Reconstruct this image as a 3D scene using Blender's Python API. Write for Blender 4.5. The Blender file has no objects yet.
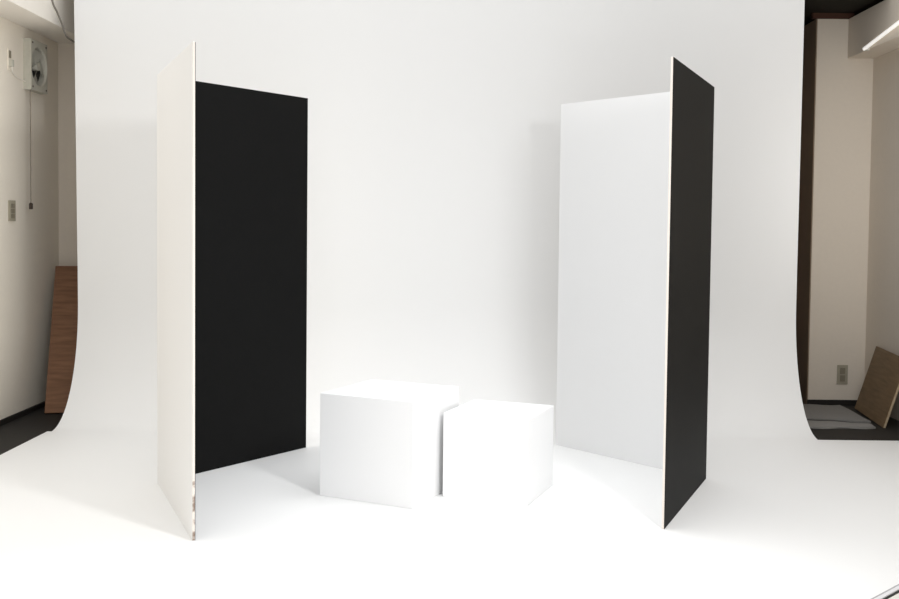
import bpy, bmesh, math, random
from mathutils import Vector, Matrix
random.seed(4)
scene = bpy.context.scene
COL = scene.collection

# ------------------------------------------------------------------ camera
F_PX, PITCH, ROLL, CAM_H = 998.0, 0.0407, 0.0111, 1.156
cam_data = bpy.data.cameras.new('camera')
cam_data.sensor_fit = 'HORIZONTAL'
cam_data.sensor_width = 36.0
cam_data.lens = F_PX / 899 * 36.0
cam_data.shift_x = -4.0 / 899
cam_data.shift_y = -31.8 / 899
cam_data.clip_start = 0.05
cam = bpy.data.objects.new('camera', cam_data)
COL.objects.link(cam)
M = Matrix.Rotation(math.pi / 2 - PITCH, 4, 'X') @ Matrix.Rotation(ROLL, 4, 'Z')
cam.matrix_world = Matrix.Translation((0, 0, CAM_H)) @ M
scene.camera = cam

# ------------------------------------------------------------------ world, lights, exposure
world = bpy.data.worlds.new('studio_ambient')
scene.world = world
world.use_nodes = True
bg = world.node_tree.nodes['Background']
bg.inputs[0].default_value = (0.985, 0.993, 1.0, 1)
bg.inputs[1].default_value = 0.96

def area(name, loc, target, power, size, color=(1, 1, 1), shape='DISK', spread=180, size_y=None):
    d = bpy.data.lights.new(name, 'AREA')
    d.energy = power; d.size = size; d.shape = shape; d.color = color
    d.spread = math.radians(spread)
    if size_y: d.size_y = size_y
    o = bpy.data.objects.new(name, d)
    COL.objects.link(o)
    o.location = loc
    o.rotation_euler = (Vector(target) - Vector(loc)).to_track_quat('-Z', 'Y').to_euler()
    return o
area('key_strobe', (1.2, 1.9, 1.95), (-1.1, 3.5, 0.3), 21, 0.32, (1.0, 1.0, 1.0), 'DISK', 130)
area('overhead_fill', (0.0, 4.3, 3.2), (0.0, 4.1, 0.0), 18.5, 4.4, (0.985, 1.0, 1.01), 'RECTANGLE', 100, 1.2)  # fill added above the view to lift the floor's brightness
area('left_wall_fill', (-2.22, 4.5, 1.6), (-2.62, 5.0, 1.75), 0.45, 0.9, (1.0, 0.99, 0.97), 'DISK', 85)  # unseen lamp, added only to brighten the left wall
area('right_wall_fill', (2.2, 4.4, 1.4), (2.78, 5.7, 1.45), 2.2, 0.8, (1.0, 0.99, 0.97), 'DISK', 90)  # invented fill out of view, brightens the right side of the room

scene.view_settings.view_transform = 'Standard'
scene.view_settings.look = 'None'
scene.view_settings.gamma = 1.0
scene.view_settings.exposure = 0.11
scene.view_settings.use_curve_mapping = False

# ------------------------------------------------------------------ materials
def mat(name, color, rough=0.6, spec=0.3, noise=None, bump=0.0, scale=20.0, metal=0.0, emit=0.0):
    m = bpy.data.materials.new(name); m.use_nodes = True
    nt = m.node_tree; n = nt.nodes; l = nt.links
    b = n['Principled BSDF']
    b.inputs['Base Color'].default_value = (*color, 1)
    b.inputs['Roughness'].default_value = rough
    b.inputs['Specular IOR Level'].default_value = spec
    b.inputs['Metallic'].default_value = metal
    if emit:
        b.inputs['Emission Color'].default_value = (1, 0.97, 0.93, 1)
        b.inputs['Emission Strength'].default_value = emit
    tc = n.new('ShaderNodeTexCoord')
    nz = n.new('ShaderNodeTexNoise'); nz.inputs['Scale'].default_value = scale
    nz.inputs['Detail'].default_value = 5
    l.new(tc.outputs['Object'], nz.inputs['Vector'])
    if noise:
        mx = n.new('ShaderNodeMix'); mx.data_type = 'RGBA'
        mx.inputs[6].default_value = (*color, 1); mx.inputs[7].default_value = (*noise, 1)
        l.new(nz.outputs['Fac'], mx.inputs[0]); l.new(mx.outputs[2], b.inputs['Base Color'])
    if bump:
        bp = n.new('ShaderNodeBump'); bp.inputs['Strength'].default_value = bump
        bp.inputs['Distance'].default_value = 0.004
        l.new(nz.outputs['Fac'], bp.inputs['Height']); l.new(bp.outputs['Normal'], b.inputs['Normal'])
    return m

def wood(name, dark, light, axis='Z', scale=9.0, seam=None):
    m = bpy.data.materials.new(name); m.use_nodes = True
    nt = m.node_tree; n = nt.nodes; l = nt.links
    b = n['Principled BSDF']; b.inputs['Roughness'].default_value = 0.55
    b.inputs['Specular IOR Level'].default_value = 0.25
    tc = n.new('ShaderNodeTexCoord'); mp = n.new('ShaderNodeMapping')
    l.new(tc.outputs['Object'], mp.inputs['Vector'])
    mp.inputs['Scale'].default_value = (0.7, 6.0, 6.0) if axis == 'X' else (6.0, 6.0, 0.7)
    nz = n.new('ShaderNodeTexNoise'); nz.inputs['Scale'].default_value = scale; nz.inputs['Detail'].default_value = 8
    l.new(mp.outputs[0], nz.inputs['Vector'])
    r = n.new('ShaderNodeValToRGB'); r.color_ramp.elements[0].color = (*dark, 1); r.color_ramp.elements[1].color = (*light, 1)
    r.color_ramp.elements[0].position = 0.3; r.color_ramp.elements[1].position = 0.7
    l.new(nz.outputs['Fac'], r.inputs[0]); l.new(r.outputs[0], b.inputs['Base Color'])
    return m

WHITE_VINYL = mat('white_vinyl', (0.87, 0.87, 0.865), 0.55, 0.25, bump=0.02, scale=6)
WHITE_FLOOR = mat('white_floor_vinyl', (0.87, 0.87, 0.865), 0.5, 0.25, bump=0.02, scale=9)
FOAM_WHITE = mat('white_foam_board', (0.88, 0.88, 0.88), 0.75, 0.15, bump=0.03, scale=90)
BLACK_PAINT = mat('black_board_face', (0.004, 0.004, 0.004), 0.6, 0.10, noise=(0.006, 0.006, 0.0058), bump=0.04, scale=70)
BOX_WHITE = mat('white_painted_box', (0.88, 0.88, 0.88), 0.5, 0.25, bump=0.02, scale=40)
PLASTER = mat('beige_plaster', (0.78, 0.70, 0.60), 0.85, 0.15, noise=(0.74, 0.665, 0.57), bump=0.15, scale=40)
PLASTER_LEFT = mat('beige_plaster_lit', (0.88, 0.81, 0.70), 0.85, 0.15, noise=(0.85, 0.78, 0.67), bump=0.15, scale=40)  # beige plaster made lighter in place of missing light on the left
PLASTER_CREAM = mat('cream_plaster', (0.90, 0.85, 0.77), 0.85, 0.15, noise=(0.87, 0.82, 0.74), bump=0.15, scale=40)
CEIL_DARK = mat('dark_ceiling_paint', (0.02, 0.018, 0.014), 0.8, 0.1, noise=(0.03, 0.025, 0.02), scale=8)
TRIM_BROWN = mat('reddish_brown_trim', (0.09, 0.04, 0.025), 0.6, 0.2, noise=(0.07, 0.03, 0.02), scale=15)
RECESS_SHADE = mat('recess_shade_brown', (0.29, 0.215, 0.155), 0.7, 0.2, noise=(0.25, 0.185, 0.135), scale=12)  # shade behind the backdrop put into the colour of the recess
FLOOR_DARK = mat('black_floor', (0.016, 0.015, 0.014), 0.6, 0.2, noise=(0.024, 0.022, 0.02), bump=0.1, scale=30)
BASE_DARK = mat('black_baseboard', (0.02, 0.018, 0.016), 0.6, 0.2, noise=(0.026, 0.023, 0.02), scale=30)
FAN_PAINT = mat('aged_fan_paint', (0.60, 0.58, 0.50), 0.55, 0.3, noise=(0.45, 0.43, 0.36), scale=30)
FAN_BLADE = mat('fan_blade_plastic', (0.46, 0.45, 0.39), 0.45, 0.35, noise=(0.36, 0.35, 0.30), scale=25)
FAN_DARK = mat('fan_interior', (0.03, 0.028, 0.024), 0.7, 0.2, noise=(0.05, 0.045, 0.04), scale=25)
CORD_GREY = mat('grey_cable', (0.20, 0.18, 0.155), 0.6, 0.3, noise=(0.16, 0.145, 0.125), scale=40)
CORD_BROWN = mat('pull_cord', (0.25, 0.20, 0.16), 0.7, 0.2, noise=(0.2, 0.16, 0.12), scale=60)
KNOB_DARK = mat('dark_knob', (0.05, 0.035, 0.025), 0.5, 0.3, noise=(0.07, 0.05, 0.035), scale=60)
PLATE = mat('aged_wall_plate', (0.42, 0.38, 0.29), 0.5, 0.3, noise=(0.38, 0.34, 0.26), scale=50)
PLATE_DARK = mat('wall_plate_insert', (0.27, 0.24, 0.18), 0.5, 0.3, noise=(0.24, 0.21, 0.155), scale=50)
GREY_MAT = mat('grey_felt', (0.31, 0.30, 0.285), 0.95, 0.05, noise=(0.25, 0.24, 0.228), bump=0.3, scale=70)
ALU = mat('silver_lacquer', (0.74, 0.74, 0.76), 0.35, 0.5, bump=0.02, scale=60)
LIP_GREY = mat('grey_metal', (0.40, 0.40, 0.41), 0.4, 0.4, bump=0.02, scale=60)
RUBBER = mat('black_rubber', (0.015, 0.015, 0.015), 0.6, 0.3, bump=0.05, scale=60)
PALE_PANEL = mat('pale_panel', (0.74, 0.72, 0.66), 0.5, 0.3, noise=(0.70, 0.68, 0.62), scale=10)
TUBE_WHITE = mat('lit_tube_glass', (0.9, 0.88, 0.84), 0.3, 0.4, bump=0.0, scale=10, emit=0.55)
TUBE_CAP = mat('lamp_holder', (0.7, 0.68, 0.62), 0.5, 0.3, noise=(0.65, 0.62, 0.57), scale=20)
WOOD_RED = wood('reddish_brown_veneer', (0.17, 0.08, 0.04), (0.27, 0.135, 0.07), 'X')
WOOD_TAN = wood('brown_plywood', (0.17, 0.11, 0.058), (0.25, 0.165, 0.09), 'X')
WOOD_EDGE = wood('plywood_edge', (0.36, 0.27, 0.17), (0.48, 0.38, 0.26), 'X')

def cut_edge_material(knocks):
    """pinkish-cream foam edge with brown dents where the board was knocked"""
    m = mat('cut_foam_edge', (0.80, 0.73, 0.67), 0.9, 0.1, bump=0.3, scale=120)
    if not knocks: return m
    nt = m.node_tree; n = nt.nodes; l = nt.links; b = n['Principled BSDF']
    tc = n.new('ShaderNodeTexCoord'); sp = n.new('ShaderNodeSeparateXYZ')
    l.new(tc.outputs['Object'], sp.inputs[0])
    nz = n.new('ShaderNodeTexNoise'); nz.inputs['Scale'].default_value = 26; nz.inputs['Detail'].default_value = 3
    l.new(tc.outputs['Object'], nz.inputs['Vector'])
    r = n.new('ShaderNodeValToRGB'); r.color_ramp.elements[0].position = 0.46; r.color_ramp.elements[1].position = 0.56
    l.new(nz.outputs['Fac'], r.inputs[0])
    mr = n.new('ShaderNodeMapRange'); mr.inputs[1].default_value = 0.20; mr.inputs[2].default_value = 0.27
    mr.inputs[3].default_value = 1.0; mr.inputs[4].default_value = 0.0
    l.new(sp.outputs['Z'], mr.inputs[0])
    mu = n.new('ShaderNodeMath'); mu.operation = 'MULTIPLY'
    l.new(r.outputs[0], mu.inputs[0]); l.new(mr.outputs[0], mu.inputs[1])
    mx = n.new('ShaderNodeMix'); mx.data_type = 'RGBA'
    mx.inputs[6].default_value = (0.80, 0.73, 0.67, 1); mx.inputs[7].default_value = (0.30, 0.23, 0.19, 1)
    l.new(mu.outputs[0], mx.inputs[0]); l.new(mx.outputs[2], b.inputs['Base Color'])
    return m
CUT_EDGE_KNOCKED, CUT_EDGE = cut_edge_material(True), cut_edge_material(False)

# ------------------------------------------------------------------ mesh helpers
def link(name, bm, material, parent=None, smooth=False):
    me = bpy.data.meshes.new(name)
    bmesh.ops.recalc_face_normals(bm, faces=bm.faces)
    bm.to_mesh(me); bm.free()
    if smooth:
        for p in me.polygons: p.use_smooth = True
        me.set_sharp_from_angle(angle=math.radians(40))
    me.materials.append(material)
    o = bpy.data.objects.new(name, me)
    COL.objects.link(o)
    if parent: o.parent = parent
    return o

def bevel(bm, w, seg=2):
    if w: bmesh.ops.bevel(bm, geom=list(bm.edges), offset=w, segments=seg, affect='EDGES', profile=0.7, clamp_overlap=True)

def box_bm(a, b, w=0.0, bm=None):
    new = bmesh.new()
    r = bmesh.ops.create_cube(new, size=1)
    for v in new.verts:
        v.co = Vector([a[i] + (v.co[i] + .5) * (b[i] - a[i]) for i in range(3)])
    bevel(new, w)
    if bm is None: return new
    me = bpy.data.meshes.new('tmp'); new.to_mesh(me); new.free(); bm.from_mesh(me); bpy.data.meshes.remove(me)
    return bm

def prism_bm(poly, z0, z1, w=0.0):
    bm = bmesh.new()
    lo = [bm.verts.new((x, y, z0)) for x, y in poly]; hi = [bm.verts.new((x, y, z1)) for x, y in poly]
    k = len(poly)
    bm.faces.new(lo[::-1]); bm.faces.new(hi)
    for i in range(k): bm.faces.new((lo[i], lo[(i + 1) % k], hi[(i + 1) % k], hi[i]))
    bevel(bm, w)
    return bm

def slab_bm(p0, d1, d2, t, w=0.0):
    """rectangular board from corner p0 along d1 and d2, thickness t along d1 x d2"""
    p0, d1, d2 = Vector(p0), Vector(d1), Vector(d2)
    nrm = d1.cross(d2).normalized() * t
    bm = bmesh.new()
    q = [p0, p0 + d1, p0 + d1 + d2, p0 + d2]
    a = [bm.verts.new(v) for v in q]; b = [bm.verts.new(v + nrm) for v in q]
    bm.faces.new(a[::-1]); bm.faces.new(b)
    for i in range(4): bm.faces.new((a[i], a[(i + 1) % 4], b[(i + 1) % 4], b[i]))
    bevel(bm, w)
    return bm

def tube_bm(pts, r, seg=10, bm=None):
    bm = bm or bmesh.new()
    pts = [Vector(p) for p in pts]; rings = []
    for i, p in enumerate(pts):
        t = (pts[min(i + 1, len(pts) - 1)] - pts[max(i - 1, 0)]).normalized()
        a = t.cross(Vector((0.31, 0.2, 0.93)) if abs(t.z) < .9 else Vector((1, 0, 0))).normalized(); b = t.cross(a)
        rings.append([bm.verts.new(p + (a * math.cos(2 * math.pi * k / seg) + b * math.sin(2 * math.pi * k / seg)) * r) for k in range(seg)])
    for i in range(len(rings) - 1):
        for k in range(seg):
            bm.faces.new((rings[i][k], rings[i][(k + 1) % seg], rings[i + 1][(k + 1) % seg], rings[i + 1][k]))
    bm.faces.new(rings[0][::-1]); bm.faces.new(rings[-1])
    return bm

def spline(pts, n=12):
    pts = [Vector(p) for p in pts]; P = [pts[0]] + pts + [pts[-1]]; out = []
    for i in range(1, len(P) - 2):
        for k in range(n):
            t = k / n; p0, p1, p2, p3 = P[i - 1:i + 3]
            out.append(.5 * ((2 * p1) + (p2 - p0) * t + (2 * p0 - 5 * p1 + 4 * p2 - p3) * t * t + (3 * p1 - p0 - 3 * p2 + p3) * t ** 3))
    out.append(pts[-1])
    return out

def empty(name, loc, label, cat, group=None):
    o = bpy.data.objects.new(name, None); COL.objects.link(o)
    o.location = loc; o.empty_display_size = 0.1
    return tag(o, label, cat, group)

def tag(o, label, cat, group=None):
    o['label'] = label; o['category'] = cat
    if group: o['group'] = group
    return o

def struct(name, bm, m):
    o = link(name, bm, m); o['kind'] = 'structure'
    return o

def child(name, bm, m, parent, smooth=False, label=None):
    """mesh given in world coordinates, parented to a thing or part and kept in place"""
    o = link(name, bm, m, None, smooth)
    bpy.context.view_layer.update()
    o.parent = parent
    o.matrix_parent_inverse = parent.matrix_world.inverted()
    if label: o['label'] = label
    return o

# ------------------------------------------------------------------ the room
XL, XR = -2.572, 2.74
YL, YR = 6.50, 6.60            # back wall left of the backdrop / wall block right of it
CEIL = 2.56
Z0 = 0.006                     # top of the white sheets on the floor
struct('floor', box_bm((XL - .1, 0.2, -0.06), (XR + .1, 7.4, 0.0)), FLOOR_DARK)
struct('wall_left', box_bm((XL - .1, 1.0, 0.0), (XL, 7.4, 2.75)), PLASTER_LEFT)
struct('wall_right', box_bm((XR, 1.0, 0.0), (XR + .1, 7.4, 2.75)), PLASTER)
struct('wall_back', box_bm((XL, YL, 0.0), (1.75, YL + .9, CEIL)), PLASTER)
struct('wall_back_right', box_bm((2.368, YR, 0.0), (XR, 7.3, 2.545)), PLASTER)
struct('wall_recess', box_bm((1.75, 7.3, 0.0), (XR, 7.4, CEIL)), RECESS_SHADE)
struct('shade_strip_recess', box_bm((2.36, YR, 0.0), (2.3675, 7.29, 2.545)), RECESS_SHADE)  # added strip that paints the wall block's unlit side dark
struct('ceiling', box_bm((-1.0, 5.95, CEIL + .02), (XR, 7.4, 2.7)), CEIL_DARK)
struct('ceiling.001', box_bm((XL, 5.95, CEIL + .021), (-1.0, 7.4, 2.7)), PLASTER_CREAM)
struct('soffit_left', box_bm((XL, 3.6, 2.315), (-2.345, YL, CEIL + .02), 0.004), PLASTER_CREAM)
struct('beam_right', box_bm((2.57, 3.6, 2.29), (XR, YR, 2.547), 0.004), PLASTER)
struct('trim_ceiling', box_bm((2.33, YR - .02, 2.545), (2.60, YR + .02, CEIL + .02)), TRIM_BROWN)
struct('baseboard_left', box_bm((XL, 1.0, 0.0), (XL + .012, YL, 0.03)), BASE_DARK)
struct('baseboard_right', box_bm((2.362, YR - .012, 0.0), (XR, YR, 0.036)), BASE_DARK)

# ------------------------------------------------------------------ white backdrop and floor covering
fl = link('floor_sheet', box_bm((-2.235, 0.4, 0.0), (XR - .02, 5.475, 0.003)), WHITE_FLOOR)
tag(fl, 'white vinyl sheet covering the studio floor out to the right edge', 'floor covering')

def backdrop_bm(x0, x1, nx=24):
    prof = [(0.5, 0.0045)] + [(y, 0.0045) for y in (2.0, 3.5, 4.5, 5.2)]
    a, b = 0.42, 0.70
    for k in range(25):
        t = k / 24 * math.pi / 2
        prof.append((5.45 + a * math.sin(t), 0.0045 + b * (1 - math.cos(t))))
    prof += [(5.872, z) for z in (0.9, 1.2, 1.6, 2.0, 2.3, 2.54)]
    bm = bmesh.new(); th = 0.0015; layers = []
    for s in (-1, 1):
        rows = []
        for i, (y, z) in enumerate(prof):
            p, q = prof[max(i - 1, 0)], prof[min(i + 1, len(prof) - 1)]
            ty, tz = q[0] - p[0], q[1] - p[1]; L = math.hypot(ty, tz)
            ny, nz = -tz / L, ty / L
            rows.append([bm.verts.new((x0 - .009 * z + (x1 - x0 + .012 * z) * j / nx, y + ny * th * s, z + nz * th * s)) for j in range(nx + 1)])
        layers.append(rows)
    for rows in layers:
        for i in range(len(rows) - 1):
            for j in range(nx): bm.faces.new((rows[i][j], rows[i][j + 1], rows[i + 1][j + 1], rows[i + 1][j]))
    A, B = layers; m = len(prof)
    for i in range(m - 1):
        for j in (0, nx): bm.faces.new((A[i][j], A[i + 1][j], B[i + 1][j], B[i][j]))
    for j in range(nx):
        for i in (0, m - 1): bm.faces.new((A[i][j], A[i][j + 1], B[i][j + 1], B[i][j]))
    return bm
bd = link('backdrop_sheet', backdrop_bm(-2.205, 2.02), WHITE_VINYL, None, True)
tag(bd, 'seamless white backdrop hanging at the back and curving onto the floor', 'backdrop')

# ------------------------------------------------------------------ folding V-shaped boards
T = 0.0105
H = 1.80
def offset_pts(pts, d):
    """offset an open 3-point line sideways by d (positive = left of travel), mitred at the middle"""
    A, B, C = [Vector(p) for p in pts]
    u = (B - A).normalized(); v = (C - B).normalized()
    nu = Vector((-u.y, u.x)); nv = Vector((-v.y, v.x)); m = (nu + nv).normalized()
    return [A + nu * d, B + m * (d / m.dot(nu)), C + nv * d]

def v_flat(pts, black_side, label, labels, edge_mat, edge_label):
    """pts: front edge, hinge, far edge in plan; black_side +1 / -1 = side of the line that is black"""
    root = empty('folding_board', (pts[1][0], pts[1][1], Z0), label, 'reflector board', 'folding black and white boards')
    g = 0.0015
    for k in (0, 1):
        w = black_side
        lw, lb = offset_pts(pts, -w * T / 2), offset_pts(pts, w * (T / 2 - 0.002))
        lb0, lb1 = offset_pts(pts, w * (T / 2 - 0.0018)), offset_pts(pts, w * T / 2)
        d = (Vector(pts[k + 1]) - Vector(pts[k])).normalized() * g
        s0, s1 = (Vector((0, 0)), -d) if k == 0 else (d, Vector((0, 0)))
        poly = [lw[k] + s0, lw[k + 1] + s1, lb[k + 1] + s1, lb[k] + s0]
        pn = child('panel', prism_bm([tuple(p) for p in poly], Z0, Z0 + H, 0.0012), FOAM_WHITE, root, label=labels[k])
        poly = [lb0[k] + s0, lb0[k + 1] + s1, lb1[k + 1] + s1, lb1[k] + s0]
        child('black_face', prism_bm([tuple(p) for p in poly], Z0 + .001, Z0 + H - .001), BLACK_PAINT, pn, label='matte black painted face')
        if k == 0:    # raw cut edge towards the camera
            e = -d.normalized() * 0.0012
            a, b = lw[0] - e * 0.2, lb[0] - e * 0.2
            poly = [a + e, b + e, b, a]
            child('cut_edge', prism_bm([tuple(p) for p in poly], Z0 + .002, Z0 + H - .002), edge_mat, pn, label=edge_label)
    return root
v_flat([(-.9326, 3.5838), (-1.301, 4.3959), (-.7578, 5.1319)], -1,
       'tall folding board on the left with its black face turned to the middle',
       ['white front panel seen nearly edge-on', 'rear panel showing its black face'], CUT_EDGE_KNOCKED, 'cream raw edge with brown knocks near the floor')
v_flat([(.8153, 3.7871), (1.1729, 4.572), (.5579, 5.2649)], -1,
       'tall folding board on the right with white inside and black outside',
       ['front panel showing its black face', 'white rear panel'], CUT_EDGE, 'cream raw edge of the board')

# ------------------------------------------------------------------ white display boxes
def box_on_floor(corner, ang, s, h, label):
    """corner = left plan corner, ang = direction of the front-left side (degrees below +x)"""
    c = Vector(corner); a = math.radians(ang)
    u = Vector((math.cos(a), -math.sin(a))); v = Vector((math.sin(a), math.cos(a)))
    poly = [c, c + u * s, c + u * s + v * s, c + v * s]
    o = link('display_cube', prism_bm([tuple(p) for p in poly], Z0, Z0 + h, 0.003), BOX_WHITE)
    ctr = (poly[0] + poly[2]) / 2
    o.data.transform(Matrix.Translation((-ctr.x, -ctr.y, -Z0))); o.location = (ctr.x, ctr.y, Z0)
    return tag(o, label, 'box', 'white display boxes')
box_on_floor((-.560, 4.2101), 24.8, 0.445, 0.440, 'larger white cube standing on the white floor, left and taller')
box_on_floor((-.036, 4.218), 22.0, 0.377, 0.360, 'smaller white cube standing on the white floor, right and lower')

# ------------------------------------------------------------------ left side of the room: fan, switch, socket, cable, board
fy0, fy1, fz0, fz1, fx = 5.98, 6.215, 1.948, 2.25, XL + .047
fan = empty('ventilation_fan', (XL, (fy0 + fy1) / 2, fz0), 'old cream wall fan in a square housing under the left soffit', 'fan')
cy, cz, R = (fy0 + fy1) / 2, (fz0 + fz1) / 2, 0.111
def housing_bm():
    bm = bmesh.new(); N = 48
    def sq(t):
        c, s = math.cos(t), math.sin(t); k = 1 / max(abs(c), abs(s))
        return cy + c * k * (fy1 - fy0) / 2, cz + s * k * (fz1 - fz0) / 2
    rings = []
    for kind in range(5):
        ring = []
        for i in range(N):
            t = 2 * math.pi * i / N
            if kind == 0: y, z = sq(t); x = XL
            elif kind == 1: y, z = sq(t); x = fx
            elif kind == 2: y, z = cy + math.cos(t) * R * 1.05, cz + math.sin(t) * R * 1.05; x = fx
            elif kind == 3: y, z = cy + math.cos(t) * R, cz + math.sin(t) * R; x = fx - .008
            else: y, z = cy + math.cos(t) * R * .97, cz + math.sin(t) * R * .97; x = XL + .004
            ring.append(bm.verts.new((x, y, z)))
        rings.append(ring)
    for a, b in zip(rings, rings[1:]):
        for i in range(N): bm.faces.new((a[i], a[(i + 1) % N], b[(i + 1) % N], b[i]))
    return bm
child('housing', housing_bm(), FAN_PAINT, fan)
bm = bmesh.new()
vs = [bm.verts.new((XL + .004, cy + math.cos(2 * math.pi * i / 40) * R * .985, cz + math.sin(2 * math.pi * i / 40) * R * .985)) for i in range(40)]
bm.faces.new(vs)
r = bmesh.ops.extrude_face_region(bm, geom=list(bm.faces)); bmesh.ops.translate(bm, vec=(.003, 0, 0), verts=[e for e in r['geom'] if isinstance(e, bmesh.types.BMVert)])
child('dark_backing', bm, FAN_DARK, fan, label='dark inside of the fan')
for k in range(4):
    bm = bmesh.new(); t0 = math.radians(2 + 90 * k); top = []; bot = []
    rows = []
    for i in range(6):
        rr = .022 + (.103 - .022) * i / 5; wdt = math.radians(20 + 13 * math.sin(i / 5 * 2.4)) * (1.0 + .25 * i / 5)
        row = []
        for j in range(7):
            s = j / 6 - .5; t = t0 + s * 1.7 * wdt
            row.append((XL + .024 + s * .022, cy + math.cos(t) * rr, cz - math.sin(t) * rr))
        rows.append(row)
    A = [[bm.verts.new(p) for p in row] for row in rows]; B = [[bm.verts.new((p[0] + .002, p[1], p[2])) for p in row] for row in rows]
    for L in (A, B):
        for i in range(5):
            for j in range(6): bm.faces.new((L[i][j], L[i + 1][j], L[i + 1][j + 1], L[i][j + 1]))
    for i in range(5):
        for j in (0, 6): bm.faces.new((A[i][j], A[i + 1][j], B[i + 1][j], B[i][j]))
    for j in range(6):
        for i in (0, 5): bm.faces.new((A[i][j], A[i][j + 1], B[i][j + 1], B[i][j]))
    child('blade', bm, FAN_BLADE, fan, True)
bm = tube_bm([(XL + .006, cy, cz), (XL + .034, cy, cz), (XL + .042, cy, cz)], .024, 20)
child('hub', bm, FAN_PAINT, fan, True)
for (y, z) in ((fy0 + .02, fz0 + .02), (fy1 - .02, fz0 + .02), (fy0 + .02, fz1 - .02), (fy1 - .02, fz1 - .02)):
    child('screw', tube_bm([(fx - .002, y, z), (fx + .003, y, z)], .006, 10), KNOB_DARK, fan)
bm = tube_bm([(fx - .012, fy0 + .012, fz0 + .002), (fx - .012, fy0 + .012, 1.6), (fx - .012, fy0 + .012, 1.27)], .0025, 8)
cord = child('pull_cord', bm, CORD_BROWN, fan, label='thin hanging pull cord')
bm = tube_bm([(fx - .012, fy0 + .012, 1.274), (fx - .012, fy0 + .012, 1.268), (fx - .012, fy0 + .012, 1.235)], .011, 12)
for v in bm.verts:
    if v.co.z > 1.27: v.co.x += (fx - .012 - v.co.x) * .6; v.co.y += (fy0 + .012 - v.co.y) * .6
child('cord_knob', bm, KNOB_DARK, cord, True)

sw = empty('light_switch', (XL, 5.805, 1.22), 'beige switch plate on the left wall below the fan', 'light switch')
child('plate', box_bm((XL, 5.762, 1.162), (XL + .008, 5.845, 1.282), .002), PLATE, sw)
for k in range(3):
    child('rocker', box_bm((XL + .007, 5.783, 1.178 + .03 * k), (XL + .012, 5.824, 1.203 + .03 * k), .0015), PLATE_DARK, sw)

so = empty('power_socket', (XL, 5.785, 2.08), 'small wall socket with a plug left of the fan', 'socket')
child('plate', box_bm((XL, 5.765, 2.03), (XL + .006, 5.805, 2.15), .002), PLASTER_LEFT, so)
child('plug', box_bm((XL + .005, 5.772, 2.05), (XL + .026, 5.798, 2.09), .004), FAN_PAINT, so)
child('socket_insert', box_bm((XL + .005, 5.772, 2.10), (XL + .009, 5.798, 2.142), .001), PLATE_DARK, so)
fc = link('fan_cord', tube_bm(spline([(XL + .018, 5.785, 2.052), (XL + .014, 5.80, 2.025), (XL + .006, 5.85, 2.01), (XL + .006, 5.92, 2.0), (XL + .01, 5.982, 1.995)]), .003, 8), PLASTER_CREAM, None, True)
tag(fc, 'short pale cord along the left wall between socket and fan', 'cord')

cb = link('hanging_cable', tube_bm(spline([(-2.275, 5.60, 2.575), (-2.247, 5.60, 2.392), (-2.242, 5.656, 2.338), (-2.236, 5.712, 2.282), (-2.252, 5.796, 2.248), (-2.262, 5.94, 2.228), (-2.1, 6.1, 2.15), (-1.5, 6.3, 2.16), (-1.3, 6.49, 2.2)]), .0055, 10), CORD_GREY, None, True)
tag(cb, 'grey cable hanging from the ceiling at the backdrop left edge', 'cable')

p0 = Vector((-2.459, 5.989, .001)); up = Vector((-2.548, 6.39, .872)) - p0
bdir = Vector((1, .089 / .401, 0)).normalized()
lb = link('wooden_board', slab_bm((0, 0, 0), (.42, 0, 0), (0, 0, 1), .018, .002), WOOD_RED)
L = up.length
upn = (up - bdir * up.dot(bdir)).normalized(); nn = bdir.cross(upn)
rot = Matrix((bdir, -nn, upn)).transposed().to_4x4()
for v in lb.data.vertices: v.co.z *= L
lb.matrix_world = Matrix.Translation(p0) @ rot
tag(lb, 'reddish brown wooden board leaning in the left back corner', 'board')

# ------------------------------------------------------------------ right side of the room
P0, P1, P2 = Vector((2.606, 6.42, .013)), Vector((2.541, 5.839, .001)), Vector((2.722, 6.37, .42))
d1 = P1 - P0; d2 = P2 - P0
rb = empty('plywood_board', P1, 'brown plywood board leaning against the right wall', 'board')
ln = d1.normalized(); d2 = d2 - ln * d2.dot(ln); un = d2.normalized(); nr = ln.cross(un)
rot = Matrix((ln, -nr, un)).transposed().to_4x4()
bo = link('sheet', slab_bm((0, .014, 0), (d1.length, 0, 0), (0, 0, d2.length), .014, .0008), WOOD_TAN)
bo.parent = rb; bo.matrix_parent_inverse = Matrix.Translation(-P1); bo.matrix_basis = Matrix.Translation(P0 + Vector((0, 0, .001))) @ rot
ed = link('front_edge', slab_bm((d1.length, .013, .002), (.0015, 0, 0), (0, 0, d2.length - .004), .012, 0), WOOD_EDGE)
ed.parent = rb; ed.matrix_parent_inverse = Matrix.Translation(-P1); ed.matrix_basis = bo.matrix_basis.copy()
ed['label'] = 'paler cut edge of the board'

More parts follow.
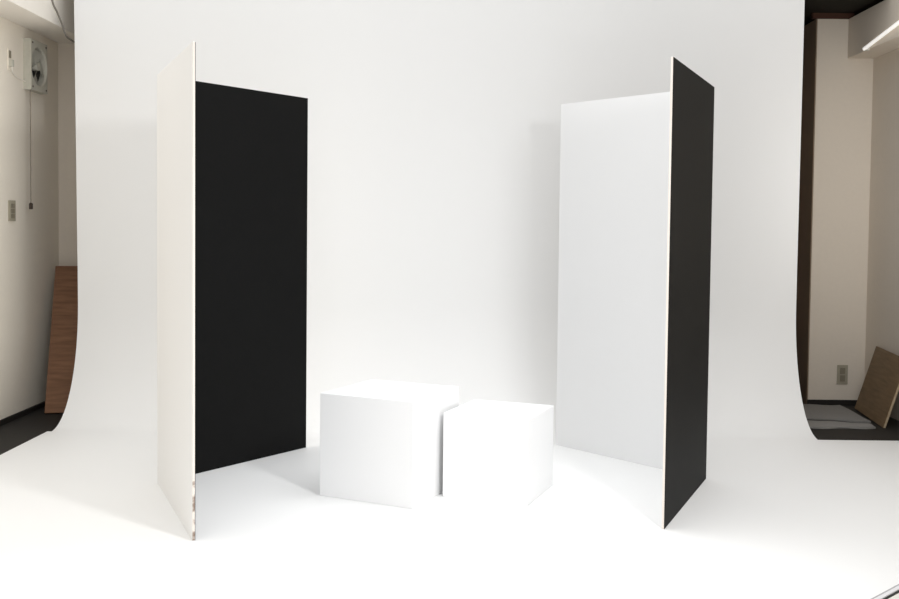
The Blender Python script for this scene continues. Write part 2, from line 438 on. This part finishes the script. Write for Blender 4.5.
def felt(name, poly, z0, t, label, amp=.006, cat='mat'):
    """a limp felt mat with gentle waves; poly = four plan corners"""
    bm = bmesh.new(); n = 18; A = []; B = []
    q = [Vector(p) for p in poly]
    for i in range(n + 1):
        ra, rb_ = [], []
        for j in range(n + 1):
            s, u = i / n, j / n
            p = (q[0] * (1 - s) + q[1] * s) * (1 - u) + (q[3] * (1 - s) + q[2] * s) * u
            edge = .5 + .5 * math.sin(9 * s + 3 * u) * math.sin(5 * u + 1.3)
            z = z0 + amp * edge
            wob = .012 * math.sin(11 * s + 2) * (1 if j in (0, n) else 0)
            ra.append(bm.verts.new((p.x, p.y + wob, z0))); rb_.append(bm.verts.new((p.x, p.y + wob, z + t)))
        A.append(ra); B.append(rb_)
    for L_ in (A, B):
        for i in range(n):
            for j in range(n): bm.faces.new((L_[i][j], L_[i + 1][j], L_[i + 1][j + 1], L_[i][j + 1]))
    for i in range(n):
        for j in (0, n): bm.faces.new((A[i][j], A[i + 1][j], B[i + 1][j], B[i][j]))
        for j in (0, n): bm.faces.new((A[j][i], A[j][i + 1], B[j][i + 1], B[j][i]))
    o = link(name, bm, GREY_MAT, None, True)
    return tag(o, label, cat, 'grey mats on the dark floor')
felt('felt_mat', [(2.09, 6.13), (2.535, 5.99), (2.565, 6.55), (2.12, 6.575)], .0005, .006, 'grey felt mat on the dark floor, the farther one near the wall')
felt('felt_mat', [(2.075, 5.80), (2.49, 5.815), (2.50, 5.93), (2.075, 6.04)], .0005, .006, 'narrow grey felt mat on the dark floor, nearer the white sheet')

oy = YR
so = empty('wall_outlet', (2.592, oy, .205), 'beige double outlet low on the back wall right of the backdrop', 'outlet')
child('plate', box_bm((2.555, oy - .007, .142), (2.626, oy, .270), .002), PLATE, so)
for k in range(2):
    child('socket', box_bm((2.574, oy - .011, .160 + .05 * k), (2.607, oy - .006, .202 + .05 * k), .0015), PLATE_DARK, so)

A, B = Vector((2.545, 6.273, 2.294)), Vector((2.545, 5.802, 2.358))
D = (B - A).normalized(); E_ = A + D * 1.2
tb = empty('fluorescent_tube', A, 'slim white fluorescent tube on the beam at the top right', 'lamp')
child('tube', tube_bm([A, A + D * .6, E_], .011, 14), TUBE_WHITE, tb, True)
for q in (A + D * .012, E_ - D * .012):
    child('end_holder', box_bm((2.548, q.y - .012, q.z - .014), (2.57, q.y + .012, q.z + .014), .002), TUBE_CAP, tb)

# ------------------------------------------------------------------ silver framed panel at the lower right
c0 = Vector((1.301, 3.033)); u2 = Vector((.141, .129)).normalized(); v2 = Vector((u2.y, -u2.x))
pw, ph = .62, .42; st = c0 - u2 * .22
pn = empty('framed_panel', (st.x, st.y, Z0), 'silver framed pale panel with black border in the lower right corner', 'panel')
def pq(a, b): p = st + u2 * a + v2 * b; return (p.x, p.y)
def ring_bm(i0, i1, z0, z1, w):
    bm = bmesh.new(); lo = []; 
    pts = lambda i: [pq(i, i), pq(pw - i, i), pq(pw - i, ph - i), pq(i, ph - i)]
    L4 = [[bm.verts.new((x, y, z)) for x, y in pts(i)] for i, z in ((i0, z0), (i0, z1), (i1, z1), (i1, z0))]
    for a in range(4):
        for k in range(4):
            bm.faces.new((L4[a][k], L4[a][(k + 1) % 4], L4[(a + 1) % 4][(k + 1) % 4], L4[(a + 1) % 4][k]))
    bevel(bm, w, 2)
    return bm
child('outer_lip', ring_bm(0, .0055, Z0, Z0 + .0215, .001), LIP_GREY, pn, label='grey metal outer lip')
child('frame', ring_bm(.006, .020, Z0, Z0 + .022, .002), ALU, pn, label='silver metal frame')
child('border', ring_bm(.0205, .0285, Z0, Z0 + .018, .001), RUBBER, pn, label='black inner border')
child('pale_sheet', prism_bm([pq(.029, .029), pq(pw - .029, .029), pq(pw - .029, ph - .029), pq(.029, ph - .029)], Z0, Z0 + .016), PALE_PANEL, pn)
